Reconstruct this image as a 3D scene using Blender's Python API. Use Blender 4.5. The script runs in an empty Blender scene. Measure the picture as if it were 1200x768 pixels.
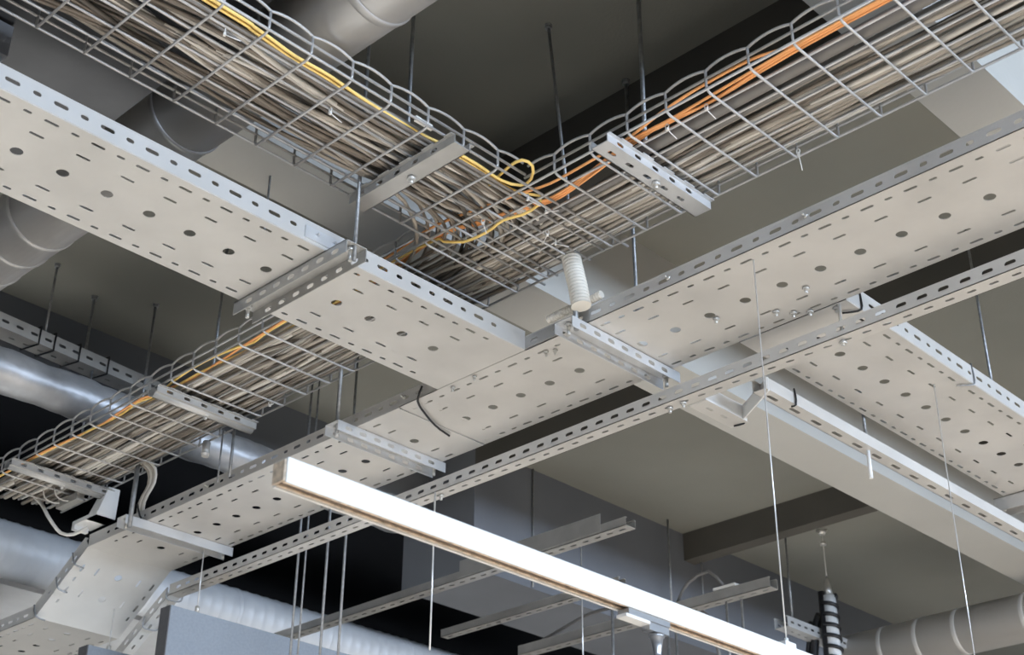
import bpy, math, random
from mathutils import Vector as V3, Matrix
from mathutils.geometry import tessellate_polygon
random.seed(7)
CAM_H = 1.6            # all heights below are measured from the camera's eye level
SC = bpy.context.scene
COL = SC.collection
sin, cos, pi = math.sin, math.cos, math.pi

# ------------------------------------------------------------------ materials
def mat(name, col, rough=.5, metal=0., noise=0., scale=8., bump=0., bscale=60., streak=None, spec=None, emit=None):
    m = bpy.data.materials.new(name); m.use_nodes = True
    nt = m.node_tree; b = nt.nodes['Principled BSDF']
    b.inputs['Roughness'].default_value = rough
    b.inputs['Metallic'].default_value = metal
    b.inputs['Base Color'].default_value = (*col, 1)
    if spec is not None: b.inputs['Specular IOR Level'].default_value = spec
    tc = nt.nodes.new('ShaderNodeTexCoord')
    src = tc.outputs['Object']
    if streak:
        mp = nt.nodes.new('ShaderNodeMapping'); mp.inputs['Scale'].default_value = streak
        nt.links.new(src, mp.inputs['Vector']); src = mp.outputs['Vector']
    if noise:
        n = nt.nodes.new('ShaderNodeTexNoise'); n.inputs['Scale'].default_value = scale
        n.inputs['Detail'].default_value = 5
        nt.links.new(src, n.inputs['Vector'])
        r = nt.nodes.new('ShaderNodeValToRGB')
        r.color_ramp.elements[0].position = .3; r.color_ramp.elements[1].position = .7
        r.color_ramp.elements[0].color = (*[c*(1-noise) for c in col], 1)
        r.color_ramp.elements[1].color = (*[min(1, c*(1+noise)) for c in col], 1)
        nt.links.new(n.outputs['Fac'], r.inputs['Fac'])
        nt.links.new(r.outputs['Color'], b.inputs['Base Color'])
    if bump:
        n2 = nt.nodes.new('ShaderNodeTexNoise'); n2.inputs['Scale'].default_value = bscale
        n2.inputs['Detail'].default_value = 3
        nt.links.new(src, n2.inputs['Vector'])
        bp = nt.nodes.new('ShaderNodeBump'); bp.inputs['Strength'].default_value = bump
        bp.inputs['Distance'].default_value = .01
        nt.links.new(n2.outputs['Fac'], bp.inputs['Height'])
        nt.links.new(bp.outputs['Normal'], b.inputs['Normal'])
    if emit:
        b.inputs['Emission Color'].default_value = (*emit[0], 1)
        b.inputs['Emission Strength'].default_value = emit[1]
    return m

M = {
 'galv': mat('galvanized_sheet', (.60,.585,.56), .42, .25, .10, 4., .06, 18.),
 'galv2': mat('galvanized_sheet_pale', (.62,.61,.59), .42, .3, .06, 6., .03, 30.),
 'strut': mat('zinc_strut', (.46,.45,.43), .4, .45, .10, 14., .05, 60.),
 'strutb': mat('zinc_strut_bright', (.64,.65,.66), .38, .4, .08, 12., .04, 60.),
 'wire': mat('zinc_wire', (.52,.51,.50), .36, .4, .10, 30.),
 'rod': mat('threaded_zinc_rod', (.34,.35,.36), .35, .6, .2, 90., .2, 300.),
 'steel_wire': mat('thin_steel_wire', (.75,.75,.74), .3, .5),
 'bolt': mat('zinc_bolt', (.66,.65,.62), .3, .6),
 'duct': mat('duct_sheet', (.42,.41,.40), .40, .45, .10, 3., .05, 10.),
 'duct_pale': mat('duct_sheet_pale', (.55,.53,.50), .5, .2, .08, 3.),
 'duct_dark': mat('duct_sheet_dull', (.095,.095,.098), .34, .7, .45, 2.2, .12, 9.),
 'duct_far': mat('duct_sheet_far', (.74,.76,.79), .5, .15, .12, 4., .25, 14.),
 'foil': mat('crumpled_foil', (.42,.43,.45), .42, .5, .45, 5., 1., 7.),
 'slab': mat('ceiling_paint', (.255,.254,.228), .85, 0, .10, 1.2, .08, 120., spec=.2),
 'slab_dark': mat('ceiling_unlit_black', (.012,.014,.018), .9, 0, .2, 1.5, spec=.1),  # near-black colour stands in for shade in the unlit far bay
 'rib': mat('rib_shade_tone', (.10,.095,.085), .85, 0, .12, 2., spec=.2),  # darkened below the slab tone: shade on the unlit rib faces as colour
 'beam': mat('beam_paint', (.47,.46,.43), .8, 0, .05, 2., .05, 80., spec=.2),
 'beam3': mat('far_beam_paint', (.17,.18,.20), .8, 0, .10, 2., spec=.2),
 'floor': mat('floor_boards', (.56,.515,.46), .6, 0, .12, 3.),
 'wall': mat('wall_paint', (.60,.58,.55), .8, 0, .04, 3.),
 'white': mat('white_lacquer', (.80,.80,.79), .4),
 'copper': mat('copper_rail', (.30,.15,.06), .45, .3),
 'cap': mat('plastic_end_cap', (.62,.50,.38), .6, 0, .35, 90.),
 'plastic': mat('white_plastic', (.82,.80,.76), .45),
 'conduit': mat('cream_conduit', (.74,.70,.62), .5),
 'black': mat('black_rubber', (.012,.012,.014), .45),
 'greypipe': mat('grey_pvc', (.20,.19,.18), .45),
 'orange': mat('orange_jacket', (1.,.46,.17), .4),
 'yellow': mat('yellow_jacket', (1.,.70,.22), .4),
 'felt': mat('grey_felt', (.27,.30,.34), .9, 0, .06, 120., spec=.1),
 'felt_side': mat('grey_felt_edge', (.15,.15,.155), .9, 0, .06, 120., spec=.1),
 'cableA': mat('cable_grey', (.44,.40,.35), .42, 0, .25, 4.),
 'cableB': mat('cable_light', (.72,.69,.64), .38, 0, .18, 4.),
 'cableC': mat('cable_dark', (.10,.088,.075), .42, 0, .3, 4.),
 'cableD': mat('cable_taupe', (.21,.18,.15), .42, 0, .3, 4.),
 'chrome': mat('brushed_metal', (.40,.41,.43), .28, .8),
}

# ------------------------------------------------------------------ mesh builder
class MB:
    def __init__(s): s.v = []; s.f = []; s.sm = []
    def add(s, vs, fs, smooth=False):
        b = len(s.v); s.v += [tuple(v) for v in vs]
        s.f += [tuple(i+b for i in f) for f in fs]; s.sm += [smooth]*len(fs)
        return s
    def box(s, a, b):
        x0,x1 = sorted((a[0],b[0])); y0,y1 = sorted((a[1],b[1])); z0,z1 = sorted((a[2],b[2]))
        vs = [(x,y,z) for z in (z0,z1) for y in (y0,y1) for x in (x0,x1)]
        return s.add(vs, [(0,2,3,1),(4,5,7,6),(0,1,5,4),(2,6,7,3),(0,4,6,2),(1,3,7,5)])
    def obox(s, c, U, W, N, lu, lw, ln):
        c = V3(c); U = V3(U).normalized()*lu/2; W = V3(W).normalized()*lw/2; N = V3(N).normalized()*ln/2
        vs = [c+a*U+b*W+d*N for d in (-1,1) for b in (-1,1) for a in (-1,1)]
        return s.add(vs, [(0,2,3,1),(4,5,7,6),(0,1,5,4),(2,6,7,3),(0,4,6,2),(1,3,7,5)])
    def tube(s, pts, r, n=8, caps=True, radii=None):
        pts = [V3(p) for p in pts]; m = len(pts); vs = []; fs = []
        t = (pts[1]-pts[0]).normalized()
        a = V3((0,0,1)) if abs(t.z) < .9 else V3((1,0,0))
        x = t.cross(a).normalized()
        for i,p in enumerate(pts):
            t = (pts[min(i+1,m-1)]-pts[max(i-1,0)]).normalized()
            x = (x - t*x.dot(t)).normalized(); y = t.cross(x)
            rr = radii[i] if radii else r
            for k in range(n):
                an = 2*pi*k/n; vs.append(p+(x*cos(an)+y*sin(an))*rr)
        for i in range(m-1):
            for k in range(n):
                k2 = (k+1) % n
                fs.append((i*n+k, i*n+k2, (i+1)*n+k2, (i+1)*n+k))
        s.add(vs, fs, True)
        if caps:
            b = len(s.v)-len(vs)
            s.f.append(tuple(b+k for k in reversed(range(n)))); s.sm.append(False)
            s.f.append(tuple(b+(m-1)*n+k for k in range(n))); s.sm.append(False)
        return s
    def build(s, name, m, parent=None, **kw):
        loc = V3(parent.location) if parent else V3((0,0,0))
        if parent and parent.parent: loc = loc + V3(parent.parent.location)
        me = bpy.data.meshes.new(name)
        if parent is None:   # origin at the middle of the thing
            n = len(s.v); c = V3([ (min(v[i] for v in s.v)+max(v[i] for v in s.v))/2 for i in range(3)])
            off = c
        else:
            off = loc - V3((0,0,CAM_H))
        me.from_pydata([(v[0]-off[0], v[1]-off[1], v[2]-off[2]) for v in s.v], [], s.f)
        me.polygons.foreach_set('use_smooth', s.sm); me.update()
        me.materials.append(m)
        o = bpy.data.objects.new(name, me); COL.objects.link(o)
        if parent is None: o.location = (off[0], off[1], off[2]+CAM_H)
        else: o.parent = parent
        for k,v in kw.items(): o[k] = v
        return o

def thing(name, label, cat, loc, group=None):
    o = bpy.data.objects.new(name, None); COL.objects.link(o)
    o.empty_display_size = .1
    o.location = (loc[0], loc[1], loc[2]+CAM_H); o['label'] = label; o['category'] = cat
    if group: o['group'] = group
    return o
def tag(o, label, cat, group=None):
    o['label'] = label; o['category'] = cat
    if group: o['group'] = group
    return o
def struct(name, mb, m): return mb.build(name, m, kind='structure')
def stadium(u, v, a, b, n=5):
    """closed outline of a slot: half length a along u, half width b"""
    if a <= b*1.01: return [(u+b*cos(2*pi*k/14), v+b*sin(2*pi*k/14)) for k in range(14)]
    c = a-b; r = []
    for k in range(n+1):
        an = -pi/2+pi*k/n; r.append((u+c+b*cos(an), v+b*sin(an)))
    for k in range(n+1):
        an = pi/2+pi*k/n; r.append((u-c+b*cos(an), v+b*sin(an)))
    return r
_cache = {}
def _tess(lu, lv, holes):
    key = (round(lu,5), round(lv,5), tuple(holes))
    if key not in _cache:
        loops = [[(0,0),(lu,0),(lu,lv),(0,lv)]]+[stadium(*h)[::-1] for h in holes]
        tris = tessellate_polygon([[V3((p[0],p[1],0)) for p in l] for l in loops])
        flat = [p for l in loops for p in l]
        _cache[key] = (loops, flat, [tuple(t) for t in tris])
    return _cache[key]
def plate(mb, O, U, W, lu, lv, holes=(), t=.0015):
    """sheet with real slots: corner O, directions U and W, thickness t along U x W"""
    O = V3(O); U = V3(U).normalized(); W = V3(W).normalized(); N = U.cross(W)*t
    loops, flat, tris = _tess(lu, lv, holes)
    n = len(flat); vs = [O+U*p[0]+W*p[1] for p in flat]; vs += [v+N for v in vs]
    fs = [t_[::-1] for t_ in tris]+[tuple(i+n for i in t_) for t_ in tris]
    b = 0
    for l in loops:
        k = len(l)
        for i in range(k):
            j = (i+1) % k; fs.append((b+i, b+j, b+j+n, b+i+n))
        b += k
    mb.add(vs, fs)
def strip(mb, O, U, W, L, lv, holes, pitch, phase, t=.0015):
    """a long sheet: the hole pattern repeats every pitch, first whole tile starts at phase"""
    O = V3(O); U = V3(U).normalized()
    p0 = phase % pitch; u = 0
    if p0 > 1e-4:
        plate(mb, O, U, W, min(p0, L), lv, (), t); u = p0
    while u+pitch <= L+1e-6:
        plate(mb, O+U*u, U, W, pitch, lv, holes, t); u += pitch
    if L-u > 1e-4: plate(mb, O+U*u, U, W, L-u, lv, (), t)

def smooth(pts, step=.04):
    pts = [V3(p) for p in pts]; P = [pts[0]*2-pts[1]]+pts+[pts[-1]*2-pts[-2]]; out = []
    for i in range(1, len(P)-2):
        a,b,c,d = P[i-1:i+3]; n = max(2, int((c-b).length/step))
        for k in range(n):
            t = k/n
            out.append(.5*((2*b)+(c-a)*t+(2*a-5*b+4*c-d)*t*t+(3*b-a-3*c+d)*t**3))
    out.append(pts[-1]); return out

X, Y, Z = V3((1,0,0)), V3((0,1,0)), V3((0,0,1))
SLAB = 2.34

# ------------------------------------------------------------------ setting
def bx(*bb):
    mb = MB()
    for a,b in bb: mb.box(a,b)
    return mb
XW0, XW1, YW0, YW1 = -9., 4.4, -4., 9.
struct('ceiling', bx(((-3.95,YW0,SLAB),(XW1,3.583,SLAB+.25)), ((-3.69,3.583,SLAB),(XW1,YW1,SLAB+.25))), M['slab'])
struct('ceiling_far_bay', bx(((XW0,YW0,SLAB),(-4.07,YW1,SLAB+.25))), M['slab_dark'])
struct('floor', bx(((XW0,YW0,-1.7),(XW1,YW1,-1.6))), M['floor'])
struct('trim_1', bx(((-1.139,YW0,1.995),(-.980,YW1,SLAB))), M['beam'])
struct('trim_2', bx(((-2.474,YW0,1.995),(-2.293,YW1,SLAB))), M['beam'])
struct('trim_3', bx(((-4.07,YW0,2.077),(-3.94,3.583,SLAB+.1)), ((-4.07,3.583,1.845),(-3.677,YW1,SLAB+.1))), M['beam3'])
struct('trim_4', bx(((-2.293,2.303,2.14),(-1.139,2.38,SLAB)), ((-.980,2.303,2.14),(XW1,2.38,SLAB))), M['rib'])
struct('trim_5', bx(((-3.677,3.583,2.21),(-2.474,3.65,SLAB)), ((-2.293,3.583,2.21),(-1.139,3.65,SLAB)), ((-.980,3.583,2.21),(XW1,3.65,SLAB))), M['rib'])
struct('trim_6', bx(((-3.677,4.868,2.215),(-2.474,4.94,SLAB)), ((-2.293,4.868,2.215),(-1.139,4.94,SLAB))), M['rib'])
struct('wall_back', bx(((XW0,YW0-.2,-1.6),(XW1,YW0,SLAB+.2))), M['wall'])
struct('wall_front', bx(((XW0,YW1,-1.6),(XW1,YW1+.2,SLAB+.2))), M['wall'])
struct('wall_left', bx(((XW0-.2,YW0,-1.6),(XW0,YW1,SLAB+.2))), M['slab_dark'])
# right wall with three tall windows: piers, sill and head
wins = [(-3.2,.2),(.9,4.3),(5.0,8.4)]
wb = MB(); ys = [YW0]+[v for w in wins for v in w]+[YW1]
for i in range(0, len(ys), 2): wb.box((XW1,ys[i],-1.6),(XW1+.25,ys[i+1],SLAB+.2))
for a,b in wins:
    wb.box((XW1,a,-1.6),(XW1+.25,b,1.05)); wb.box((XW1,a,1.95),(XW1+.25,b,SLAB+.2))
struct('wall_right', wb, M['wall'])
for i,(a,b) in enumerate(wins):
    f = MB()
    for y in (a, (a+b)/2-.03, b-.06): f.box((XW1+.08,y,1.05),(XW1+.14,y+.06,1.95))
    for z in (1.05, 1.89): f.box((XW1+.08,a,z),(XW1+.14,b,z+.06))
    struct('window_%d' % (i+1), f, M['white'])

# ------------------------------------------------------------------ perforated trays
PT = .0965
def wide_rows(w, k):
    """hole rows across the tray: long and short slots at both edges, slots and round holes inside"""
    r = [.031,.083,.161,.236,.287] if k == 0 else [.024,.076,.148,.221,.269]
    h = []
    q = PT/4
    h.append((q, r[0], .0148, .0036)); h.append((q+PT/2, r[0], .0085, .0036))
    h.append((q, r[1], .0150, .0034)); h.append((q, r[2], .0125, .0125))
    h.append((q, r[3], .0150, .0034)); h.append((q, r[4], .0148, .0036)); h.append((q+PT/2, r[4], .0085, .0036))
    return tuple(h)
def side_rows(h): return ((PT/4, h*.52, .0150, .0045), (PT/4+PT/2, h*.52, .0085, .0045))

def bolt(mb, p, n, r=.008):
    p = V3(p); n = V3(n)
    mb.tube([p, p+n*.005], r, 6); mb.tube([p+n*.005, p+n*.014], r*.45, 8)

# -- main tray, runs along x; near edge y=2.157, far edge y=2.461
yN, yF, WM, zT, hM = 2.157, 2.461, .304, 1.6, .036
main = thing('cable_tray', 'wide perforated cable tray crossing the whole view and stepping down at lower left', 'cable tray', (-2.2, 2.3, zT))
xb = -3.925
ph = (-1.162+PT/4)     # tile edge position (u measured from right, towards -x)
def phase(x0): return (x0-ph) % PT
H = wide_rows(WM, 0)
mb = MB(); strip(mb, (.3,yN,zT), -X, Y, .3+2.49, WM, H, PT, phase(.3), -.0015); mb.build('tray_base', M['galv'], main)
mb = MB(); strip(mb, (-2.494,yN,zT-.002), -X, Y, -2.494-xb, WM, H, PT, phase(-2.494), -.0015)
mb.box((-2.42,yN+.012,zT+.001),(-2.56,yF-.012,zT+.0025))
mb.build('tray_base', M['galv'], main)
SR = side_rows(hM)
def rail(O, U, L, h, rows, ph_, lipdir, parent, name='side_rail', m='galv', pitch=PT):
    mb = MB(); O = V3(O); U = V3(U)
    strip(mb, O, U, Z, L, h, rows, pitch, ph_, .0015)
    mb.obox(O+U*(L/2)+Z*h+V3(lipdir)*.004, U, lipdir, Z, L, .010, .003)
    return mb.build(name, M[m], parent)
rail((.3,yN,zT), -X, .3+2.054, hM, SR, phase(.3), Y, main)
rail((-2.347,yN,zT), -X, -2.347-xb, hM, SR, phase(-2.347), Y, main)
rail((.3,yF,zT), -X, .3+1.386, hM, SR, phase(.3), -Y, main)
rail((-1.669,yF,zT), -X, -1.669-xb, hM, SR, phase(-1.669), -Y, main)
# sloping piece and lower run
xs, zl = -4.19, 1.43
sl = V3((xs-xb, 0, zl-zT)); Ls = sl.length; sl.normalize(); nrm = V3((sl.z,0,-sl.x))  # up side
mb = MB(); strip(mb, (xb,yN,zT), sl, Y, Ls, WM, H, PT, .06, -.0015); mb.build('tray_slope', M['galv2'], main)
for y, ld in ((yN, Y), (yF, -Y)):
    mb = MB(); up = V3((-sl.z,0,sl.x)); up = up if up.z > 0 else -up
    strip(mb, (xb,y,zT), sl, up, Ls, hM+.004, SR, PT, .05, .0015)
    mb.obox(V3((xb,y,zT))+sl*(Ls/2)+up*(hM+.004)+ld*.004, sl, ld, up, Ls, .010, .003)
    for q in (.25,.62):   # black wire clips at the joints
        pass
    mb.build('side_rail', M['galv2'], main)
mb = MB(); strip(mb, (xs,yN,zl), -X, Y, 1.3, WM, H, PT, .05, -.0015); mb.build('tray_base', M['galv2'], main)
rail((xs-.006,yN,zl), -X, 1.29, hM+.004, SR, .03, Y, main, m='galv2')
rail((xs-.006,yF,zl), -X, 1.29, hM+.004, SR, .03, -Y, main, m='galv2')
# splice plates, bolts and the two screw heads under the junction
mb = MB()
plate(mb, (-2.054,yN-.002,zT+.002), X, Z, .20, .030, ((.03,.014,.012,.0045),(.10,.014,.012,.0045),(.17,.014,.012,.0045)), .002)
mb.build('splice_plate', M['strut'], main)
mb = MB()
BL = []
def mbolt(p, n, r, par):
    q = MB(); bolt(q, p, n, r); q.build('bolt', M['bolt'], par)
for p in ((-1.525,2.40),(-1.50,2.43),(-1.42,2.36),(-1.64,2.335),(-1.42,2.477),(-1.47,2.45)): mbolt((*p, zT-.002), -Z, .008, main)
for p in ((-2.02,2.19),(-2.23,2.165),(-2.00,2.20),(-2.31,2.17)): mbolt((*p, zT-.002), -Z, .006, main)
for x in (-1.28,-1.63,-2.47,-3.30): mbolt((x,yN-.001,zT+.02), -Y, .006, main)

def branch(name, label, xn, xf, y0, y1, h, ph_y, mname):
    """wide tray running along y; near edge xn, far edge xf"""
    t = thing(name, label, 'cable tray', ((xn+xf)/2, (y0+y1)/2, zT))
    w = xn-xf; Hh = wide_rows(w, 1); L = y1-y0
    p = (ph_y-PT/4-y0) % PT
    mb = MB(); strip(mb, (xn,y0,zT), Y, -X, L, w, Hh, PT, p, -.0015); mb.build('tray_base', M['galv'], t)
    for x, ld in ((xn,-X),(xf,X)):
        mb = MB(); strip(mb, (x,y0,zT), Y, Z, L, h, side_rows(h), PT, p, .0015)
        mb.obox((x+ld.x*.004,(y0+y1)/2,zT+h), Y, X, Z, L, .012, .003)
        mb.build('side_rail', M[mname], t)
    return t
tB = branch('cable_tray', 'wide perforated tray coming from upper left and butting into the long tray', -2.054, -2.347, -.2, yN-.004, .047, .940, 'galv2')
mb = MB()
mb.box((-2.049,1.50,zT+.006),(-2.0525,1.60,zT+.034))
bolt(mb, (-2.053,1.53,zT+.022), X, .006); bolt(mb, (-2.053,1.575,zT+.022), X, .006)
mb.build('splice_plate', M['strutb'], tB)
tD = branch('cable_tray', 'wide perforated tray leaving the long tray towards the right edge', -1.386, -1.669, yF+.003, 4.4, .047, 2.765, 'galv2')

# -- narrow perforated channels
def narrow(name, label, cat, axis, a, b, v0, v1, z, h, pitch, ph_, slot_b, slot_s, m='galv', caps=False, parent=None, mats=None):
    """channel open at the top: axis 'x' runs a..b in x with sides y=v0,v1, axis 'y' the other way round"""
    c = ((a+b)/2,(v0+v1)/2,z) if axis == 'x' else ((v0+v1)/2,(a+b)/2,z)
    t = parent or thing(name, label, cat, c)
    L = abs(b-a); w = abs(v1-v0); D = X if axis == 'x' else Y
    D = D if b > a else -D
    W = (Y if axis == 'x' else X) * (1 if v1 > v0 else -1)
    O = V3((a,v0,z)) if axis == 'x' else V3((v0,a,z))
    tt = .0015 if D.cross(W).z > 0 else -.0015
    mb = MB(); strip(mb, O, D, W, L, w, ((pitch/2,w*.55,*slot_b),), pitch, ph_, tt); mb.build('tray_base', M[m], t)
    for k in (0,1):
        mb = MB(); O2 = O+W*(w*k)
        strip(mb, O2, D, Z, L, h, ((pitch/2,h*.5,*slot_s),), pitch, ph_, .0015)
        mb.obox(O2+D*(L/2)+Z*h+W*(.003*(1-2*k)), D, W, Z, L, .008, .002)
        mb.build('side_rail', M[m], t)
    return t
zS = 1.51; yS0, yS1, hS = 2.450, 2.491, .034
tC = narrow('cable_tray', 'long narrow slotted channel bolted below the wide tray along its far side', 'cable tray', 'x', .3, -3.90, yS0, yS1, zS, hS, .049, (.3+1.0815)%.049, (.0105,.0036), (.0125,.0052))
sx = V3((-4.165+3.90,0,1.352-zS)); Lx = sx.length; sx.normalize(); ux = V3((-sx.z,0,sx.x)); ux = ux if ux.z > 0 else -ux
mb = MB(); strip(mb, (-3.90,yS0,zS), sx, Y, Lx, .041, ((.0245,.022,.0105,.0036),), .049, .02, -.0015)
for y in (yS0, yS1): strip(mb, (-3.90,y,zS), sx, ux, Lx, hS, ((.0245,.017,.0125,.0052),), .049, .02, .0015)
mb.build('sloping_section', M['galv2'], tC)
mb = MB()   # bolts that hang the narrow channel from the wide tray
mb.tube([(-1.409,2.470,1.495),(-1.409,2.470,1.60)], .004, 8)
for z in (1.500,1.513): mb.tube([(-1.409,2.470,z),(-1.409,2.470,z+.005)], .009, 6)
mb.build('bolt', M['bolt'], tC)
for x in (-1.885,-1.845,-2.665): mbolt((x,2.472,zS-.002), -Z, .008, tC)
# elbow stub and the channel it feeds
el = thing('tray_elbow', 'short white bent channel joining the narrow channel to the one behind it', 'tray elbow', (-1.80,2.57,zS))
mb = MB(); plate(mb, (-1.795,2.493,zS-.003), Y, -X, .165, .05, ((.045,.024,.012,.004),(.10,.024,.012,.004)), -.0015)
mb.build('base', M['galv'], el)
mb = MB(); mb.box((-1.795,2.493,zS-.003),(-1.797,2.655,zS+.034)); mb.build('side_flange', M['white'], el)
mb = MB(); d = V3((.150,-.095,0)).normalized()
mb.obox((-1.730,2.598,zS+.014), d, d.cross(Z), Z, .16, .003, .036); mb.build('side_flange', M['white'], el)
mb = MB(); mb.tube(smooth([(-1.80,2.655,zS+.03),(-1.803,2.662,zS+.01),(-1.806,2.655,zS-.006),(-1.83,2.648,zS-.007)], .01), .0022, 6)
mb.build('wire_clip', M['black'], el)
tE = narrow('cable_tray', 'narrow channel with one row of slots beside the large grey beam at right', 'cable tray', 'y', 2.545, 4.3, -1.664, -1.700, zS, .030, .0900, (2.6-.045-2.545)%.09, (.0200,.0048), (.0001,.0001), 'galv')
tF = narrow('cable_tray', 'narrow slotted channel with black ties at the left edge under the ceiling', 'cable tray', 'y', 1.10, 2.22, -3.644, -3.711, 2.05, .046, .049, .01, (.010,.0036), (.0125,.0048), 'strut')
tF.rotation_euler.z = .080
for i,(y, lab) in enumerate(((1.740,'black tie round the narrow left channel, nearest the left edge'),(1.792,'black tie round the narrow left channel, second from the left edge'),(1.88,'black tie round the narrow left channel, third from the left edge'),(1.985,'black tie round the narrow left channel, closest to the wire basket'))):
    mb = MB(); pts = [(-3.640,y,2.104),(-3.640,y,2.046),(-3.715,y-.012,2.046),(-3.715,y-.012,2.104),(-3.640,y,2.104)]
    mb.tube(pts, .003, 6); q = tag(mb.build('cable_tie', M['black']), lab, 'cable tie', 'black ties on the left channel'); q.location.x -= (y-1.66)*.080; q.rotation_euler.z = .08

# far small trays over the dark bay
def far_tray(label, x0, x1, y, z=1.6, w=.045, h=.026, m='strut'):
    return narrow('cable_tray', label, 'cable tray', 'x', x1, x0, y-w, y, z, h, .049, .01, (.012,.004), (.0001,.0001), m)
h1 = far_tray('slotted channel with a jagged cut end above the white light track', -4.4, -2.592, 3.20)
mb = MB(); mb.box((-2.69,3.155,1.605),(-3.3,3.153,1.662)); mb.build('splice_plate', M['strut'], h1)
h2 = far_tray('dim thin channel in the dark bay under the white light track', -3.80, -2.95, 3.58, w=.035)
h4 = far_tray('slotted channel carrying loose cables and a white tag right of the light track', -3.75, -2.60, 3.945, h=.034)
tag(bx(((-2.74,3.90,1.637),(-2.83,3.93,1.647))).build('tag_strip', M['plastic']), 'small white tag strip lying on the far slotted channel', 'tag')
narrow('cable_tray', 'slotted channel behind the black and white cable sleeve at lower right', 'cable tray', 'y', 4.99, 6.3, -3.255, -3.32, 1.86, .045, .049, .01, (.010,.004), (.0125,.005), 'strutb')
for k,(pts, lab) in enumerate(((((-3.75,3.93,1.62),(-3.55,3.92,1.66),(-3.4,3.92,1.69),(-3.25,3.92,1.68),(-3.05,3.92,1.63)), 'loose dim cable arching over the far slotted channel, left bow'),
                  (((-3.0,3.92,1.64),(-2.95,3.92,1.70),(-2.86,3.92,1.72),(-2.80,3.92,1.655)), 'loose black cable bowed over the far slotted channel by the white tag'),
                  (((-2.95,3.95,1.62),(-2.9,3.96,1.58),(-2.88,3.96,1.50),(-2.86,3.96,1.42)), 'loose cable drooping below the far slotted channel'))):
    mb = MB(); mb.tube(smooth(pts), .006, 6); tag(mb.build('cable', M['greypipe']), lab, 'cable')

# ------------------------------------------------------------------ wire baskets
zB = 1.75; RW = .0030
def basket(name, label, axis, a, b, v0, sgn, w, near_gaps, long_ends, crosses, wall_end=None, far_gaps=()):
    def P(u, v, z): return (u, v0+sgn*v, z) if axis == 'x' else (v0+sgn*v, u, z)
    t = thing(name, label, 'wire basket', P((a+b)/2, w/2, zB))
    n = 7
    for i in range(n):
        mb = MB(); e0, e1 = long_ends(i); mb.tube([P(e0, w*i/(n-1), zB+.0045), P(e1, w*i/(n-1), zB+.0045)], RW, 8)
        mb.build('long_wire', M['wire'], t)
    def segs(gaps):
        cur = [(a, wall_end if wall_end is not None else b)]
        for g0,g1 in gaps:
            cur = [s for c in cur for s in ((c[0], max(c[0],min(g0,c[1]))), (min(c[1],max(g1,c[0])), c[1])) if s[1]-s[0] > .02]
        return cur
    for v, o, gaps in ((0,-1,near_gaps),(w,1,far_gaps)):
        for s0,s1 in segs(gaps):
            mb = MB(); mb.tube([P(s0,v,zB+.029),P(s1,v,zB+.029)], RW, 8); mb.build('side_wire', M['wire'], t)
            pts = []; us = sorted(u for u in crosses if s0-.1 < u < s1+.1)
            for u0,u1 in zip(us, us[1:]):
                for k in range(8):
                    f = k/8; u = u0+(u1-u0)*f
                    if s0 <= u <= s1:
                        g = sin(pi*f)**.8
                        pts.append(P(u, v+o*.003*g, zB+.048+.0062*g))
            if len(pts) > 2:
                mb = MB(); mb.tube(pts, RW, 8); mb.build('rim_wire', M['wire'], t)
    def U(full_near, full_far):
        pts = []
        if full_near: pts += [P(0,0,zB+.049),P(0,0,zB+.012),P(0,.003,zB+.003),P(0,.012,zB)]
        else: pts += [P(0,0,zB)]
        if full_far: pts += [P(0,w-.012,zB),P(0,w-.003,zB+.003),P(0,w,zB+.012),P(0,w,zB+.049)]
        else: pts += [P(0,w,zB)]
        mb = MB(); mb.tube(pts, RW*.95, 8); return mb
    first = {}
    for u in crosses:
        end = wall_end if wall_end is not None else b
        if not (a <= u <= end): continue
        k = (not any(g0 < u < g1 for g0,g1 in near_gaps), not any(g0 < u < g1 for g0,g1 in far_gaps))
        if k not in first:
            o = U(*k).build('cross_wire', M['wire'], t); first[k] = o
            # mesh is centred on u=0: shift to this u
            o.location = (u,0,0) if axis == 'x' else (0,u,0)
        else:
            o = first[k].copy(); COL.objects.link(o); o.parent = t
            o.location = (u,0,0) if axis == 'x' else (0,u,0)
    return t
PB = .0985
cA = [-1.3738+PB*k for k in range(-27, 18)]
cBk = [1.3528+PB*k for k in range(-14, 6)]
yA = 1.838; WA = .302
XJ0, XJ1 = -2.045, -1.745
bA = basket('wire_basket', 'long galvanised wire basket of grey cables running from top right to lower left', 'x', -4.10, .25, yA, 1, WA, [(XJ0+.01, XJ1-.01)], lambda i: (-4.10, .25), cA)
bB = basket('wire_basket', 'galvanised wire basket of grey cables coming from top left to the junction', 'y', .0, 1.84, XJ1, -1, .30, [], lambda i: (.0, [2.165,2.14,2.15,2.155,2.15,2.16,2.12][i]), cBk, wall_end=1.83)

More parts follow.
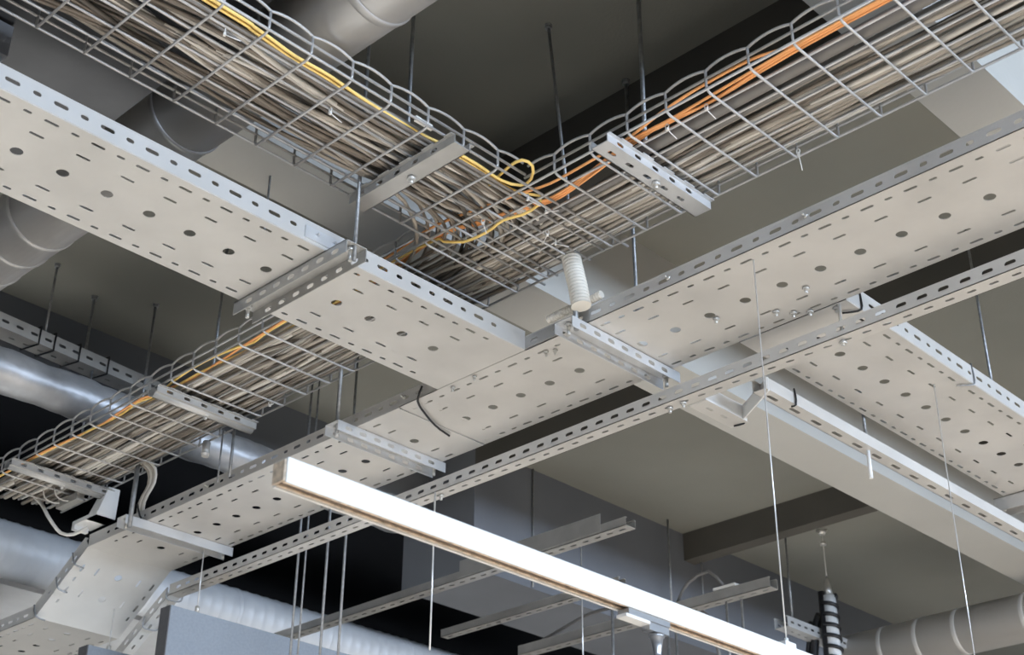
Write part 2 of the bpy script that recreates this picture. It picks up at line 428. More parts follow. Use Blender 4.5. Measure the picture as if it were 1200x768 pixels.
# ------------------------------------------------------------------ cables in the baskets
def wob(n, amp, seed):
    r = random.Random(seed); ph_ = [r.uniform(0,6.28) for _ in range(3)]; fr = [r.uniform(1.2,2.2), r.uniform(3,5), r.uniform(6,9)]
    return lambda s: amp*(.6*sin(fr[0]*s+ph_[0])+.35*sin(fr[1]*s+ph_[1])+.15*sin(fr[2]*s+ph_[2]))
cmats = ['cableA','cableA','cableB','cableD','cableD','cableC','cableA']
rnd = random.Random(3)
def lay(pts, r, m, label, group):
    mb = MB(); mb.tube(smooth(pts, .035), r, 6); return tag(mb.build('data_cable', M[m]), label, 'cable', group)
LA = 'grey data cable lying straight along the long wire basket'
LB = 'grey data cable curving from the upper left basket into the lower left run'
NA = 31
for i in range(NA):
    f = (i+.5)/NA; layer = (0,1,0,1,2)[i % 5]
    y0 = 1.965+.168*((i*0.6180339) % 1); y1 = 1.895+.225*((i*0.7548777) % 1)
    z0 = zB+.012+.011*layer+rnd.uniform(0,.004)
    wy, wz = wob(1,.020,i), wob(1,.006,i+500)
    pts = []
    x = .25
    while x > -4.07:
        k = min(1, max(0, (-1.9-x)/.7)); k = k*k*(3-2*k)
        y = y0*(1-k)+y1*k+wy(x*1.3)
        pts.append((x, min(2.134,max(1.892,y)), max(zB+.012, z0+wz(x*1.7)))); x -= .11
    pts.append((-4.08-rnd.uniform(0,.06), pts[-1][1], pts[-1][2]))
    lay(pts, rnd.choice([.0042,.0050,.0058,.0064]), rnd.choice(cmats+['cableB','cableB','cableA']), LA, 'grey data cables along the long basket')
NB = 42
for i in range(NB):
    layer = (0,1,0,2)[i % 4]
    q = (i*0.6180339) % 1            # 0 near rail side, 1 far rail side
    x0 = -1.803-.185*q
    z0 = zB+.013+.010*layer+rnd.uniform(0,.004)
    wx, wz, wy = wob(1,.038,i+40), wob(1,.006,i+900), wob(1,.020,i+70)
    yend = 2.122-.235*((q*.8+rnd.uniform(-.1,.25)) % 1)
    R = .10+.25*rnd.random()
    pts = []; y = -.02
    while y < yend-R-.04:
        pts.append((max(-2.025,min(-1.795,x0+wx(y*1.5))), y, max(zB+.012,z0+wz(y*1.7)))); y += .10
    for k in range(1,6):
        an = pi/2*k/6
        pts.append((x0-R*(1-cos(an)), yend-R*(1-sin(an)), z0+.006*sin(2*an)+wz(k*.3)))
    x = x0-R-.03; yt = 1.895+.225*((i*0.5698403) % 1)
    while x > -4.07:
        k = min(1, max(0, (x0-R-x)/.9)); k = k*k*(3-2*k)
        yy = (yend*(1-k)+yt*k)+wy(x*1.3)*min(1,(x0-R-x)*4)
        pts.append((x, min(2.130,max(1.892,yy)), max(zB+.012, z0+wz(x*1.7)))); x -= .11
    lay(pts, rnd.choice([.0036,.0042,.0048,.0056]), rnd.choice(cmats), LB, 'grey data cables turning at the junction')
# two thick grey pipes at the open side of the long basket
mb = MB(); mb.tube(smooth([(.25,1.915,zB+.022),(-.6,1.915,zB+.022),(-1.45,1.925,zB+.022),(-1.56,1.93,zB+.026)]), .0150, 12)
tag(mb.build('grey_pipe', M['greypipe']), 'thick smooth grey pipe beside the orange fibres in the long basket', 'pipe')
mb = MB(); mb.tube(smooth([(.25,1.947,zB+.018),(-.6,1.948,zB+.018),(-1.9,1.965,zB+.018)]), .0095, 10)
tag(mb.build('grey_pipe', M['greypipe']), 'thinner smooth grey pipe between the thick pipe and the cables', 'pipe')

def fibre(pts, m, label, r=.0032):
    mb = MB(); mb.tube(smooth(pts, .02), r, 7); return tag(mb.build('fibre_cable', M[m]), label, 'cable')
zf = zB+.02
fA = [(.2,1.87,zf),(-.5,1.868,zf),(-.92,1.868,zf),(-1.10,1.862,zf+.004),(-1.18,1.851,zf+.01),(-1.308,1.847,zf+.006),(-1.40,1.852,zf),(-1.504,1.872,zf),(-1.609,1.878,zf),(-1.719,1.880,zf)]
fibre(fA+[(-1.775,1.868,zf),(-1.90,1.842,zf),(-2.038,1.835,zf+.01),(-2.2,1.850,zf+.01),(-2.7,1.868,zf),(-3.0,1.890,zf),(-3.124,1.882,zf),(-3.20,1.874,zf),(-3.231,1.866,zf),(-3.353,1.873,zf),(-3.48,1.882,zf),(-3.755,1.868,zf),(-4.05,1.872,zf)], 'orange', 'orange fibre cable with the highest bow beside the long basket rim')
for j,(o,lab) in enumerate((((.010,.002),'orange fibre cable hugging the bottom wires of the long basket'),((.017,-.004),'orange fibre cable innermost towards the grey pipe'),((.004,-.006),'pale orange fibre cable crossing over the others before the bracket'))):
    f2 = [(.2,1.865+o[0],zf),(-.6,1.862+o[0],zf),(-1.0,1.860+o[0],zf),(-1.15,1.861+o[0],zf-.003),(-1.30,1.872+o[0]+o[1],zf-.006),(-1.395,1.880+o[1],zf-.006),(-1.50,1.876+o[0],zf),(-1.627,1.90+o[0]+o[1],zf-.004*j),(-1.74,1.912+o[0],zf-.004),(-1.81,1.898+o[0],zf-.004),(-1.93,1.876+o[0],zf),(-2.05,1.865+o[1],zf+.004),(-2.3,1.90+o[0],zf+.02),(-2.9,1.95+o[0]+o[1],zf+.026),(-3.4,1.96+o[0],zf+.024),(-4.04,1.95+o[0],zf+.02)]
    fibre(f2, 'orange', lab, .003)
yb = [(-1.772,-.1,zf),(-1.770,1.0,zf),(-1.774,1.148,zf),(-1.784,1.244,zf),(-1.782,1.325,zf),(-1.79,1.431,zf),(-1.791,1.565,zf),(-1.785,1.631,zf),(-1.783,1.727,zf),(-1.787,1.80,zf),(-1.770,1.842,zf),(-1.739,1.842,zf+.002),(-1.709,1.814,zf+.006),(-1.714,1.788,zf+.01),(-1.75,1.788,zf+.012),(-1.80,1.80,zf+.012),(-1.86,1.815,zf+.012)]
fibre(yb, 'yellow', 'yellow fibre cable ending in a loop at the basket junction', .0034)
fibre([(p[0]-.009,p[1],p[2]-.001) for p in yb[:10]]+[(-1.79,1.86,zf),(-1.76,1.89,zf-.008),(-1.78,1.905,zB+.004),(-1.82,1.90,zB-.004),(-1.864,1.886,zB-.005),(-1.924,1.895,zB-.005),(-1.991,1.890,zB-.003),(-2.036,1.871,zB+.008),(-2.10,1.862,zf),(-2.619,1.868,zf),(-2.745,1.880,zf),(-2.795,1.868,zf),(-2.917,1.856,zf),(-3.047,1.862,zf),(-3.184,1.882,zf),(-3.263,1.872,zf),(-3.377,1.884,zf),(-3.715,1.874,zf),(-4.05,1.870,zf)], 'yellow', 'yellow fibre cable crossing the junction and carrying on lower left', .0034)
fibre([(-2.2,1.885,zf),(-2.7,1.893,zf-.004),(-3.0,1.885,zf),(-3.4,1.893,zf-.005),(-4.0,1.892,zf)], 'yellow', 'second yellow fibre cable inside the lower left basket run', .003)

mb = MB(); mb.box((-1.758,1.53,zB+.014),(-1.764,1.575,zB+.026)); tag(mb.build('cable_label', M['plastic']), 'small white label on the yellow fibres above the plain bracket', 'label')
mb = MB(); mb.tube([(-3.30,2.135,1.752),(-3.30,2.135,1.705)], .011, 14); mb.tube([(-3.30,2.135,1.715),(-3.30,2.135,1.712)], .0125, 14); tag(mb.build('sleeve_stub', M['galv']), 'short pale tube end poking out below the lower left basket', 'sleeve')
# small white ties twisted through the baskets
def tie(c, d, label, L=.03):
    c = V3(c); d = V3(d).normalized(); s = d.cross(Z).normalized()
    mb = MB(); mb.tube([c+s*.004*cos(a)+Z*.006*sin(a) for a in [k*pi/4 for k in range(8)]]+[c+s*.004], .0012, 5)
    mb.obox(c-Z*.007, s, d, Z, .006, .005, .005)
    mb.tube([c-Z*.007, c-Z*.010+d*L*.4, c-Z*.014+d*L], .0011, 5)
    return tag(mb.build('cable_tie', M['plastic']), label, 'cable tie', 'white ties on the baskets')
for c,d,l in (((-1.768,1.862,zB),(.3,1,0),'small white tie where the yellow loop meets the basket corner'),
              ((-1.772,1.925,zB),(1,.2,0),'small white tie holding the yellow fibre below the loop'),
              ((-1.83,1.99,zB-.002),(-1,.5,0),'white tie with splayed ends left of the corrugated sleeve'),
              ((-1.842,2.03,zB-.002),(1,1,0),'white tie just below the splayed one at the junction'),
              ((-1.305,1.875,zB),(0,1,0),'small white tie on the orange fibres in the upper right basket'),
              ((-1.40,1.873,zB),(0,1,0),'small white tie on the orange fibres beside the slotted bracket'),
              ((-1.84,1.38,zB-.002),(0,1,0),'white tie under the upper left basket above its bracket'),
              ((-1.80,1.10,zB-.002),(.5,1,0),'white tie near the top of the upper left basket'),
              ((-1.90,1.86,zB-.002),(-.6,1,0),'white tie right of the bracket on the upper left basket'),
              ((-2.96,2.10,zB-.002),(1,-.3,0),'white tie at the far edge of the lower left basket run'),
              ((-1.26,2.12,zB),(0,.3,-1),'white tie hanging at the far edge of the upper right basket')):
    tie(c,d,l)
for c,l in (((-3.97,2.02),'left one of two white hooked ties under the basket end'),((-3.93,2.035),'right one of two white hooked ties under the basket end')):
    mb = MB(); mb.tube(smooth([(c[0],c[1]-.02,zB+.004),(c[0],c[1]-.01,zB-.02),(c[0]+.005,c[1]+.012,zB-.03),(c[0]+.02,c[1]+.03,zB-.032)], .01), .0022, 6)
    tag(mb.build('cable_tie', M['plastic']), l, 'cable tie')

# ------------------------------------------------------------------ brackets under the baskets
def omega(label, axis, c, v0, v1, z, mname, round_web=False, slots=True):
    """upward open channel with outward lips, carries a basket. axis = its long direction"""
    D, W = (X, Y) if axis == 'x' else (Y, X)
    o = V3((v0,c,z)) if axis == 'x' else V3((c,v0,z))
    L = v1-v0; w = .041; h = .019
    t = thing('support_bracket', label, 'bracket', (o+D*(L/2)))
    O = o-W*(w/2); tt = .002 if D.cross(W).z > 0 else -.002
    mb = MB()
    if slots: strip(mb, O, D, W, L, w, ((.0275,w/2,.011,.0045),), .055, .012, tt)
    else: plate(mb, O, D, W, L, w, (), tt)
    if round_web: mb.tube([o+Z*.004, o+D*L+Z*.004], .0125, 14)
    mb.build('web', M[mname], t)
    for k in (-1,1):
        mb = MB(); Q = o+W*(k*w/2)
        strip(mb, Q, D, Z, L, h, ((.0275,h*.5,.010,.0045),), .055, .012, .002)
        n = int(L/.011)
        for i in range(n):    # notched outward lip
            ww = .012 if (i//3) % 2 else .008
            mb.obox(Q+D*(L*(i+.5)/n)+W*(k*ww/2)+Z*h, D, W, Z, L/n, ww, .002)
        mb.build('side_flange', M[mname], t)
    mb = MB(); p = o+D*(L*.53); mb.tube([p-Z*.001,p-Z*.008], .0095, 6); mb.tube([p-Z*.008,p-Z*.016], .0045, 8)
    mb.build('nut', M['bolt'], t)
    return t
zO = zB-.0265
omega('plain galvanised bracket crossing under the upper left basket', 'x', 1.618, -2.035, -1.715, zO, 'strut', slots=False)
omega('bracket with five slots crossing under the upper right basket', 'y', -1.515, 1.80, 2.135, zO, 'strutb')
omega('rounded grey bracket under the lower left basket run, nearer the junction', 'y', -3.10, 1.82, 2.145, zO, 'strut', True, False)
omega('rounded grey bracket under the lower left basket run, close to its far end', 'y', -3.82, 1.80, 2.145, zO, 'strut', True)

def trapeze(label, axis, c, w, v0, v1, z0, z1, slots=True, mname='strutb'):
    """downward open channel that carries a tray"""
    D, W = (X, Y) if axis == 'x' else (Y, X)
    o = V3((v0,c,z0)) if axis == 'x' else V3((c,v0,z0)); L = abs(v1-v0); D = D*(1 if v1 > v0 else -1); h = z1-z0
    t = thing('support_channel', label, 'support channel', o+D*(L/2))
    for k in (-1,1):
        mb = MB(); Q = o+W*(k*w/2)
        if slots: strip(mb, Q, D, Z, L, h, ((.024,h*.48,.0115,.0052),), .048, .012, .002)
        else: plate(mb, Q, D, Z, L, h, (), .002)
        mb.build('side_flange', M[mname], t)
    mb = MB(); Q = o-W*(w/2)+Z*(h-.002); tt = .002 if D.cross(W).z > 0 else -.002
    strip(mb, Q, D, W, L, w, ((.024,w/2,.010,.005),), .048, .012, tt) if slots else plate(mb, Q, D, W, L, w, (), tt)
    mb.build('web', M[mname], t)
    for e in (.018, L-.018):
        mb = MB(); p = o+D*e+Z*(h-.004); mb.tube([p,p-Z*.007], .009, 6); mb.tube([p-Z*.007,p-Z*.030], .0045, 8)
        mb.build('nut', M['bolt'], t)
    return t
trapeze('slotted channel carrying the upper left wide tray close to the junction', 'x', 1.583, .052, -1.985, -2.365, 1.567, 1.598, mname='strut')
trapeze('bright slotted channel under the long tray right of the junction', 'y', -1.890, .052, 2.105, 2.488, 1.571, 1.598)
trapeze('bright slotted channel under the long tray above the light track', 'y', -2.678, .050, 2.095, 2.472, 1.569, 1.597)
trapeze('plain unslotted channel under the long tray before it steps down', 'y', -3.625, .045, 2.085, 2.47, 1.569, 1.597, False)
trapeze('channel end poking out below the right hand wide tray at the frame edge', 'x', 3.735, .05, -1.36, -1.70, 1.558, 1.598, False, 'galv')

# ------------------------------------------------------------------ hanging rods
def rod(x, y, z0, z1, label, r=.0040, x1=None, y1=None, m='rod', cat='threaded rod', plate_=True, name='threaded_rod'):
    x1 = x if x1 is None else x1; y1 = y if y1 is None else y1
    mb = MB(); mb.tube([(x,y,z0),(x1,y1,z1)], r, 8)
    if plate_ and z1 > SLAB-.01: mb.tube([(x1,y1,SLAB-.012),(x1,y1,SLAB)], r*2.2, 6); mb.tube([(x1,y1,SLAB-.003),(x1,y1,SLAB)], r*2.6, 10)
    return tag(mb.build(name, M[m]), label, cat)
S_ = SLAB
rod(-1.992,1.585,1.56,S_,'rod passing the bracket end and holding the upper left tray channel')
rod(-1.905,1.636,1.735,S_,'rod holding the plain bracket of the upper left basket',.0045)
rod(-1.543,1.985,1.735,S_,'rod holding the slotted bracket of the upper right basket',.0050)
rod(-1.822,2.285,1.61,S_,'short-looking rod anchored beside the rib, reaching into the long tray',.0042,-1.829,2.285)
rod(-1.775,2.005,1.76,S_,'rod with visible ceiling anchor left of the slotted bracket',.0038,-1.828,1.996)
rod(-2.40,1.64,1.75,1.995,'thin dark rod seen between the upper left basket and tray',.0030)
rod(-2.670,2.108,1.57,S_,'rod holding the bright channel above the light track',.0045)
rod(-3.135,2.02,1.735,S_,'rod holding the rounded bracket nearer the junction',.0042)
rod(-3.160,2.13,1.60,1.76,'rod between basket and long tray, right one of the pair beside the ducts',.0045)
rod(-3.215,2.13,1.60,1.76,'thin rod between basket and long tray, left one of the pair',.0025)
rod(-3.600,2.100,1.56,1.77,'thick rod dropping from the basket to the plain channel',.0075)
rod(-3.665,1.765,2.055,S_,'rod holding the left narrow channel, anchored nearest the round duct',.0040)
rod(-3.755,1.951,1.80,S_,'long dark rod passing behind the left narrow channel',.0045)
rod(-3.68,1.945,1.84,2.045,'short rod below the left narrow channel, right of the long dark one',.0035)
rod(-3.654,2.113,1.85,S_,'rod with rough anchor behind the end of the left narrow channel',.0042)
rod(-3.475,2.627,1.20,S_,'left rod of the close pair below the long tray',.0040)
rod(-3.455,2.640,1.20,S_,'right rod of the close pair below the long tray',.0030)
rod(-3.378,2.663,1.20,S_,'middle rod hanging below the long tray over the baffle',.0042)
rod(-3.338,2.700,1.20,S_,'rod hanging below the long tray, closest to the light track end',.0042)
rod(-3.672,3.90,1.85,S_,'dark rod against the bluish far beam, left one',.0040, plate_=False)
rod(-3.62,4.69,1.93,S_,'dark rod against the bluish far beam by the rib end',.0045, plate_=False)
rod(-1.5,3.38,1.60,S_,'dark rod seen against the greenish slab at the right edge',.0040, plate_=False)
rod(-1.682,3.005,1.545,1.72,'rod standing in the one-row slotted channel',.0042)
rod(-1.681,3.005,1.435,1.510,'white sleeved rod end below the one-row slotted channel',.0052, m='white')
rod(-1.395,2.55,1.60,1.70,'short rod beside the start of the right hand tray',.0035)
rod(-3.02,3.59,1.10,1.60,'rod crossing the dark bay under the light track',.0048)
for k,(x,y) in enumerate(((-3.115,3.93),(-3.055,3.93),(-3.020,3.93))):
    rod(x,y,1.2,1.60,('left','middle','right')[k]+' of three rods just left of the spotlight head',.0045)
for k,(x,y) in enumerate(((-2.80,3.93),(-2.745,3.94))):
    rod(x,y,1.36,1.60,('left','right')[k]+' short rod below the channel with the white tag',.0045)
rod(-3.632,4.93,1.93,S_,'dark rod above the channel with the white tag',.0040)
rod(-3.275,5.06,1.87,S_,'pale rod down to the channel behind the cable sleeve',.0045)
def wire(x, y, z0, z1, label, r=.0014):
    t = rod(x,y,z0,z1,label,r,m='steel_wire',cat='suspension wire',plate_=False,name='suspension_wire'); return t
wire(-1.437,2.194,.785,1.60,'bright wire holding the white light track from the long tray')
wire(-1.455,2.954,.70,1.60,'bright wire dropping from the right hand tray, rightmost')
wire(-3.638,2.390,1.385,1.60,'short wire from the stepped tray down to the right grey baffle',.0018)
wire(-3.930,2.282,1.30,1.43,'short wire from the stepped tray down to the left grey baffle',.0018)
wire(-2.665,2.450,1.08,1.51,'thin white wire below the narrow channel, crossing the dark bay',.0024)
wire(-2.985,3.40,1.15,1.70,'thin pale wire through the jagged far channel',.0022)

# ------------------------------------------------------------------ light track, spotlight, baffles
tr = thing('light_track', 'white lighting track hanging low across the lower right of the view', 'light track', (-1.443,2.1,.745))
y0,y1 = 1.052,3.3; xa,xb_ = -1.4300,-1.4590; zb,zt = .7450,.7800
mb = MB()
mb.box((xa,y0,zb),(xa-.003,y1,zt)); mb.box((xb_,y0,zb-.001),(xb_+.0045,y1,zt)); mb.box((xa-.003,y0,zt-.006),(xb_+.0045,y1,zt))
mb.build('housing', M['white'], tr)
mb = MB(); mb.box((xa-.0032,y0+.001,zb+.0015),(xa-.010,y1,zb+.004)); mb.box((xb_+.0047,y0+.001,zb+.0015),(xb_+.009,y1,zb+.004)); mb.build('liner', M['cap'], tr)
mb = MB(); mb.box((xa-.004,y0+.001,zb+.012),(xb_+.0046,y1,zb+.014)); mb.build('contact_rail', M['copper'], tr)
mb = MB(); mb.box((xa-.003,y0-.003,zb+.002),(xb_+.002,y0,zt-.003)); mb.build('end_cap', M['cap'], tr)
mb = MB(); mb.box((-1.431,2.182,zt),(-1.452,2.215,zt+.009)); mb.tube([(-1.437,2.194,zt+.009),(-1.437,2.194,zt+.016)], .004, 8)
mb.build('wire_holder', M['white'], tr)
sp = thing('spotlight', 'silver spotlight head clipped under the white light track', 'spotlight', (-1.445,1.80,.72))
mb = MB(); mb.box((-1.433,1.745,.735),(-1.456,1.85,.7445)); mb.box((-1.436,1.80,.722),(-1.453,1.85,.735)); mb.build('adapter', M['chrome'], sp)
mb = MB(); mb.box((-1.434,1.74,.730),(-1.455,1.80,.735)); mb.build('adapter_base', M['white'], sp)
mb = MB(); prof = [(.722,.0110),(.719,.0130),(.716,.0130),(.714,.0105),(.700,.0080),(.690,.0065),(.680,.0065)]
mb.tube([(-1.4445,1.828,z) for z,_ in prof], .01, 20, radii=[r for _,r in prof]); mb.build('arm', M['chrome'], sp)
mb = MB(); mb.tube([(-1.4445,1.828,.680),(-1.4445,1.828,.672),(-1.4445,1.828,.60)], .03, 24, radii=[.008,.028,.030]); mb.build('lamp_head', M['chrome'], sp)

def baffle(label, x, yy0, yy1, z0, z1, th=.052):
    t = thing('acoustic_baffle', label, 'acoustic baffle', (x-th/2,(yy0+yy1)/2,z0))
    mb = MB(); mb.box((x-.004,yy0+.002,z0),(x-th+.004,yy1,z1)); mb.box((x-th+.004,yy0,z0),(x-th,yy1,z1)); mb.box((x,yy0,z0),(x-.004,yy1,z1)); mb.build('panel', M['felt'], t)
    mb = MB(); mb.box((x-.001,yy0-.003,z0),(x-th+.001,yy0,z1)); mb.build('edge_band', M['felt_side'], t)
    return t
b1 = baffle('large hanging grey baffle at the bottom left, right one', -3.640, 2.30, 3.9, .95, 1.382)
mb = MB(); mb.tube([(-3.638+.0,2.39,1.382),(-3.638,2.39,1.398)], .007, 10); mb.build('wire_clip', M['bolt'], b1)
b2 = baffle('smaller looking grey baffle at the bottom left, cut by the frame', -3.915, 2.205, 2.9, .9, 1.297)
mb = MB(); mb.tube([(-3.93,2.282,1.297),(-3.93,2.282,1.313)], .007, 10); mb.build('wire_clip', M['bolt'], b2)

# ------------------------------------------------------------------ ducts
def duct(label, p0, p1, r, m, rings=(), rib=0, n=40, name='ventilation_duct', ring_r=.003, ringm=None, wob_=0):
    p0 = V3(p0); p1 = V3(p1); d = p1-p0; L = d.length; d.normalize()
    t = thing(name, label, 'duct', (p0+p1)/2)
    k = max(2, int(L/.03)) if (rib or wob_) else 2
    pts = []; rad = []; rr = random.Random(5)
    s = 0
    if rib:
        while s < L:
            for a,b in ((0,0),(.006,.0022),(.012,0)):
                pts.append(p0+d*min(L,s+a)); rad.append(r+b)
            s += rib
        pts.append(p1); rad.append(r)
    elif wob_:
        for i in range(k+1):
            pts.append(p0+d*(L*i/k)+Z*(wob_*.5*sin(i*.7))); rad.append(r+wob_*(sin(i*.9)+.6*sin(i*2.3)+rr.uniform(-.5,.5)))
    else: pts = [p0,p1]; rad = [r,r]
    mb = MB(); mb.tube(pts, r, n, radii=rad); mb.build('duct_body', M[m], t)
    for q in rings:
        mb = MB(); c = p0+d*q
        mb.tube([c-d*.010,c-d*.009,c-d*.002,c+d*.002,c+d*.009,c+d*.010], r, n, radii=[r,r+ring_r*.5,r+ring_r*.5,r+ring_r,r+ring_r,r])
        mb.build('seam_ring', M[ringm or m], t)
    return t
duct('large round grey duct crossing behind the upper left basket and tray', (-3.9,1.279,1.905), (1.0,1.345,1.905), .092, 'duct', rings=[.74,.85,.975,1.09,1.66,2.02,2.26,2.9,3.6])
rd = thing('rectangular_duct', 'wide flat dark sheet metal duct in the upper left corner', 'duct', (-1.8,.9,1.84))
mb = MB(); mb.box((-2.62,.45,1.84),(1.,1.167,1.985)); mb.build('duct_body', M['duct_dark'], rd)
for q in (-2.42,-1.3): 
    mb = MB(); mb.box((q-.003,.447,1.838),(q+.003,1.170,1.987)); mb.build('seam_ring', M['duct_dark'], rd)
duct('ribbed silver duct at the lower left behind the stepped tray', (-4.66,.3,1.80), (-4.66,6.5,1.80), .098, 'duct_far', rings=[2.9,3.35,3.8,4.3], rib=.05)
duct('crumpled foil covered duct under the left narrow channel', (-3.67,1.0,1.935), (-3.67,3.2,1.935), .064, 'foil', wob_=.002)
duct('pale segmented duct at the bottom right corner', (-3.35,5.52,1.85), (1.0,5.50,1.85), .095, 'duct_pale', rings=[.25,.42,.60,.90,1.20,1.52,1.85,2.2], ring_r=.001)
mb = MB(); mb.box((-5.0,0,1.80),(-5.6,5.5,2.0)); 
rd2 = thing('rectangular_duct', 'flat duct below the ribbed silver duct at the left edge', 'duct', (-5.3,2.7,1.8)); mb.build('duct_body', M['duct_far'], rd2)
mb = MB(); mb.box((-2.17,.80,1.765),(-2.24,.872,1.835)); mb.box((-2.18,.82,1.755),(-2.225,.865,1.765))
tag(mb.build('junction_box', M['chrome']), 'dark metal box at the extreme upper left beside the basket', 'box')

# ------------------------------------------------------------------ sleeves, cover, loose cables
def corrugated(label, pts, r, name='conduit_sleeve', m='conduit', pitch=.0088, amp=.17, n=18):
    P = smooth(pts, pitch/6); s = 0; rad = []; prev = P[0]
    for p in P:
        s += (p-prev).length; prev = p; rad.append(r*(1+amp*(.5+.5*math.copysign(abs(sin(2*pi*s/pitch))**.6, sin(2*pi*s/pitch)))))
    mb = MB(); mb.tube(P, r, n, radii=rad); return tag(mb.build(name, M[m]), label, 'conduit')
corrugated('cream corrugated sleeve dropping from the basket corner to the long tray', [(-1.868,2.108,1.760),(-1.862,2.112,1.72),(-1.852,2.114,1.67),(-1.845,2.116,1.618)], .0195)
corrugated('cream corrugated sleeve lying along the rim of the long tray', [(-1.975,2.150,1.648),(-1.92,2.150,1.650),(-1.86,2.152,1.650),(-1.815,2.152,1.653)], .0085, pitch=.007)
mb = MB(); mb.tube([(-1.868,2.125,1.57),(-1.868,2.120,1.66)], .006, 8); tag(mb.build('threaded_rod', M['rod']), 'rod end between cream sleeve and bright channel', 'threaded rod')
cv = thing('cover_box', 'white plastic cover standing between basket end and long tray', 'cover', (-3.83,2.15,1.65))
mb = MB()
lo = [(-3.86,2.10),(-3.80,2.10),(-3.80,2.165),(-3.86,2.165)]; hi = [(-3.835,2.125),(-3.795,2.125),(-3.795,2.165),(-3.835,2.165)]
mb.add([(*p,1.655) for p in lo]+[(*p,1.752) for p in hi], [(3,2,1,0),(4,5,6,7),(0,1,5,4),(1,2,6,5),(2,3,7,6),(3,0,4,7)])
mb.build('body', M['white'], cv)
mb = MB(); mb.box((-3.94,2.10,1.655),(-3.80,2.165,1.668)); mb.box((-3.94,2.10,1.640),(-3.925,2.15,1.655)); mb.build('foot', M['white'], cv)
mb = MB(); mb.box((-3.865,2.06,1.712),(-3.985,2.085,1.735)); 
tag(mb.build('mounting_rail', M['strut']), 'short slotted rail stub beside the white cover', 'rail')
def loose(label, pts, r, m='cableB'):
    mb = MB(); mb.tube(smooth(pts,.02), r, 8); return tag(mb.build('cable', M[m]), label, 'cable')
loose('grey cable looping down below the left end of the basket', [(-4.06,2.02,1.76),(-4.04,2.04,1.735),(-3.985,2.045,1.675),(-3.955,2.075,1.628),(-3.92,2.10,1.622),(-3.89,2.128,1.645)], .0055)
for k in range(4):
    o = k*.012
    loose(('first','second','third','fourth')[k]+' from the left of four cables dropping from basket to long tray', [(-3.60+o,2.11,1.765),(-3.595+o,2.135,1.745),(-3.61+o*.9,2.15,1.71),(-3.66+o*.8,2.158,1.668),(-3.73+o*.9,2.20,1.62)], .0045, ('cableA','cableB','cableA','cableB')[k])
loose('short dark cable hooked over the rim beside the plain channel', [(-3.64,2.14,1.655),(-3.635,2.15,1.62),(-3.63,2.165,1.60)], .003, 'black')
tag(MB().tube(smooth([(-2.40,2.15,1.625),(-2.415,2.152,1.60),(-2.44,2.18,1.594),(-2.49,2.28,1.592),(-2.51,2.35,1.592)],.02), .0028, 6).build('cable_tie', M['black']), 'black strap under the long tray near its seam', 'strap')
mb = MB(); mb.tube(smooth([(-1.3845,3.02,1.655),(-1.3825,3.022,1.63),(-1.3825,3.02,1.60),(-1.39,3.01,1.594),(-1.415,2.99,1.594)],.01), .0022, 6)
tag(mb.build('wire_clip', M['rod']), 'wire clip hooked on the right hand wide tray flange', 'clip')
mb = MB(); mb.tube(smooth([(-1.384,2.52,1.655),(-1.3825,2.522,1.62),(-1.383,2.52,1.597),(-1.40,2.512,1.594),(-1.42,2.50,1.594)],.01), .0024, 6)
tag(mb.build('wire_clip', M['black']), 'black wire clip at the start of the right hand wide tray', 'clip')
mb = MB(); mb.tube(smooth([(-1.661,2.66,1.55),(-1.659,2.661,1.53),(-1.66,2.66,1.507),(-1.67,2.655,1.504)],.01), .0024, 6)
tag(mb.build('wire_clip', M['black']), 'black wire clip on the one-row slotted channel', 'clip')
for k,(x,zz) in enumerate(((-4.00,1.56),(-4.08,1.50),(-4.192,1.435))):
    mb = MB(); mb.tube(smooth([(x,2.150,zz+.035),(x+.008,2.151,zz+.012),(x+.014,2.158,zz-.006),(x+.02,2.185,zz-.012)],.008), .0028, 6)
    tag(mb.build('wire_clip', M['rod']), ('uppermost','middle','lowest')[k]+' dark wire clip on the sloping tray section', 'clip')
for k,(x,zz) in enumerate(((-3.905,1.505),(-4.02,1.435))):
    mb = MB(); mb.tube(smooth([(x,2.446,zz+.03),(x-.003,2.447,zz-.004),(x,2.47,zz-.009),(x+.006,2.497,zz-.004),(x+.01,2.50,zz+.03)],.008), .0026, 6)
    tag(mb.build('wire_clip', M['rod']), ('upper','lower')[k]+' wire clip round the narrow channel where it drops', 'clip')

# hanging sleeve with black and white bands
an = (-3.208,5.250)
cb = thing('cable_drop', 'black cable sleeve with white bands hanging from the ceiling at lower right', 'cable sleeve', (*an,1.5))
mb = MB(); mb.tube([(*an,SLAB),(*an,SLAB-.02),(*an,SLAB-.021)], .02, 12, radii=[.026,.012,.004]); mb.tube([(*an,SLAB-.055),(*an,SLAB-.068)], .014, 12); mb.build('ceiling_hook', M['bolt'], cb)
mb = MB(); mb.tube([(*an,2.10),(*an,SLAB)], .0022, 6); mb.build('hanging_wire', M['steel_wire'], cb)
mb = MB(); mb.tube([(*an,2.03),(*an,2.09),(*an,2.13)], .01, 12, radii=[.022,.014,.004]); mb.build('ferrule', M['bolt'], cb)
mb = MB(); mb.tube([(*an,z) for z in (1.45,1.6,1.8,2.04)], .030, 18); mb.build('sleeve_core', M['white'], cb)
mb = MB(); P = [(an[0]+.032*cos(a), an[1]+.032*sin(a), 2.04-a*.0074) for a in [k*.35 for k in range(230)]]
mb.tube(P, .0095, 6); mb.tube([(an[0]-.02,an[1]-.02,2.06),(an[0]-.024,an[1]-.02,1.45)], .016, 10); mb.build('spiral_wrap', M['black'], cb)
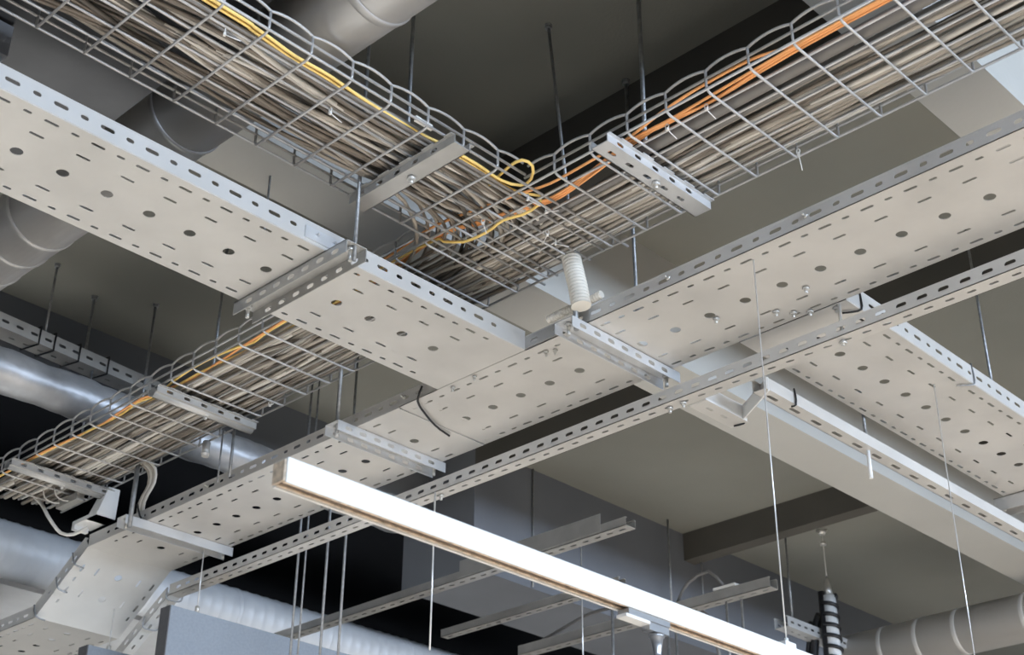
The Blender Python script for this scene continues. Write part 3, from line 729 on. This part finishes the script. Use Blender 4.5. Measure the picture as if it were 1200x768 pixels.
loose('black cable bundle sagging behind the banded sleeve', [(an[0]-.07,an[1]-.03,1.45),(an[0]-.10,an[1]-.03,1.62),(an[0]-.085,an[1]-.02,1.80),(an[0]-.07,an[1],1.94),(an[0]-.05,an[1],1.97)], .018, 'black')
loose('outer black cable sagging left of the banded sleeve', [(an[0]-.22,an[1]-.06,1.50),(an[0]-.15,an[1]-.04,1.66),(an[0]-.12,an[1]-.02,1.80),(an[0]-.10,an[1],1.95)], .010, 'black')

# ------------------------------------------------------------------ camera
cd = bpy.data.cameras.new('camera'); cam = bpy.data.objects.new('camera', cd); COL.objects.link(cam)
f, pt, ro, az = 1708.82, *[math.radians(a) for a in (29.14123651, .44086005, 134.21630205)]
Fv = V3((cos(pt)*cos(az), cos(pt)*sin(az), sin(pt))); r0 = V3((sin(az),-cos(az),0)); u0 = r0.cross(Fv)
R = r0*cos(ro)+u0*sin(ro); Uv = u0*cos(ro)-r0*sin(ro)
cam.matrix_world = Matrix(((R.x,Uv.x,-Fv.x,0),(R.y,Uv.y,-Fv.y,0),(R.z,Uv.z,-Fv.z,CAM_H),(0,0,0,1)))
cd.sensor_fit = 'HORIZONTAL'; cd.sensor_width = 36; cd.lens = f*36/1200; cd.clip_start = .05
cd.dof.use_dof = True; cd.dof.focus_distance = 3.3; cd.dof.aperture_fstop = 8.0
SC.camera = cam

# ------------------------------------------------------------------ light
def area(name, loc, rot, sx_, sy_, power, col):
    l = bpy.data.lights.new(name, 'AREA'); l.shape = 'RECTANGLE'; l.size = sx_; l.size_y = sy_; l.energy = power; l.color = col
    o = bpy.data.objects.new(name, l); COL.objects.link(o); o.location = (loc[0],loc[1],loc[2]+CAM_H); o.rotation_euler = rot; return o
for i,(a,b) in enumerate(wins):   # daylight just outside each window opening
    area('window_daylight', (XW1+.35,(a+b)/2,1.50), (0,pi/2,0), .9, 3.3, 300, (.66,.80,1.))
def spot(x, y, power, col=(1.,.93,.84)):
    l = bpy.data.lights.new('added_bounce_spot', 'SPOT'); l.energy = power; l.spot_size = math.radians(110); l.spot_blend = .6; l.shadow_soft_size = .08; l.color = col
    o = bpy.data.objects.new('added_bounce_spot', l); COL.objects.link(o); o.location = (x,y,.66+CAM_H)
for x,y,pw in ((-1.2,2.6,230),(-1.2,.6,165),(-2.8,1.6,35),(.6,2.,240),(.4,4.2,300),(-1.2,5.0,300),(-1.2,1.6,80)): spot(x,y,pw)  # unseen spots added so the floor bounces warm light onto undersides
for x,y,pw in ((-4.9,1.2,520),(-5.4,2.8,520)): spot(x,y,pw,(.86,.93,1.))  # unseen cool spots added to brighten the lower left tray run
w = bpy.data.worlds.new('world'); SC.world = w; w.use_nodes = True
w.node_tree.nodes['Background'].inputs['Color'].default_value = (.75,.85,1,1)
w.node_tree.nodes['Background'].inputs['Strength'].default_value = 1.0
SC.view_settings.view_transform = 'Standard'; SC.view_settings.look = 'None'
SC.view_settings.gamma = 1; SC.view_settings.use_curve_mapping = False
SC.view_settings.exposure = 0.0
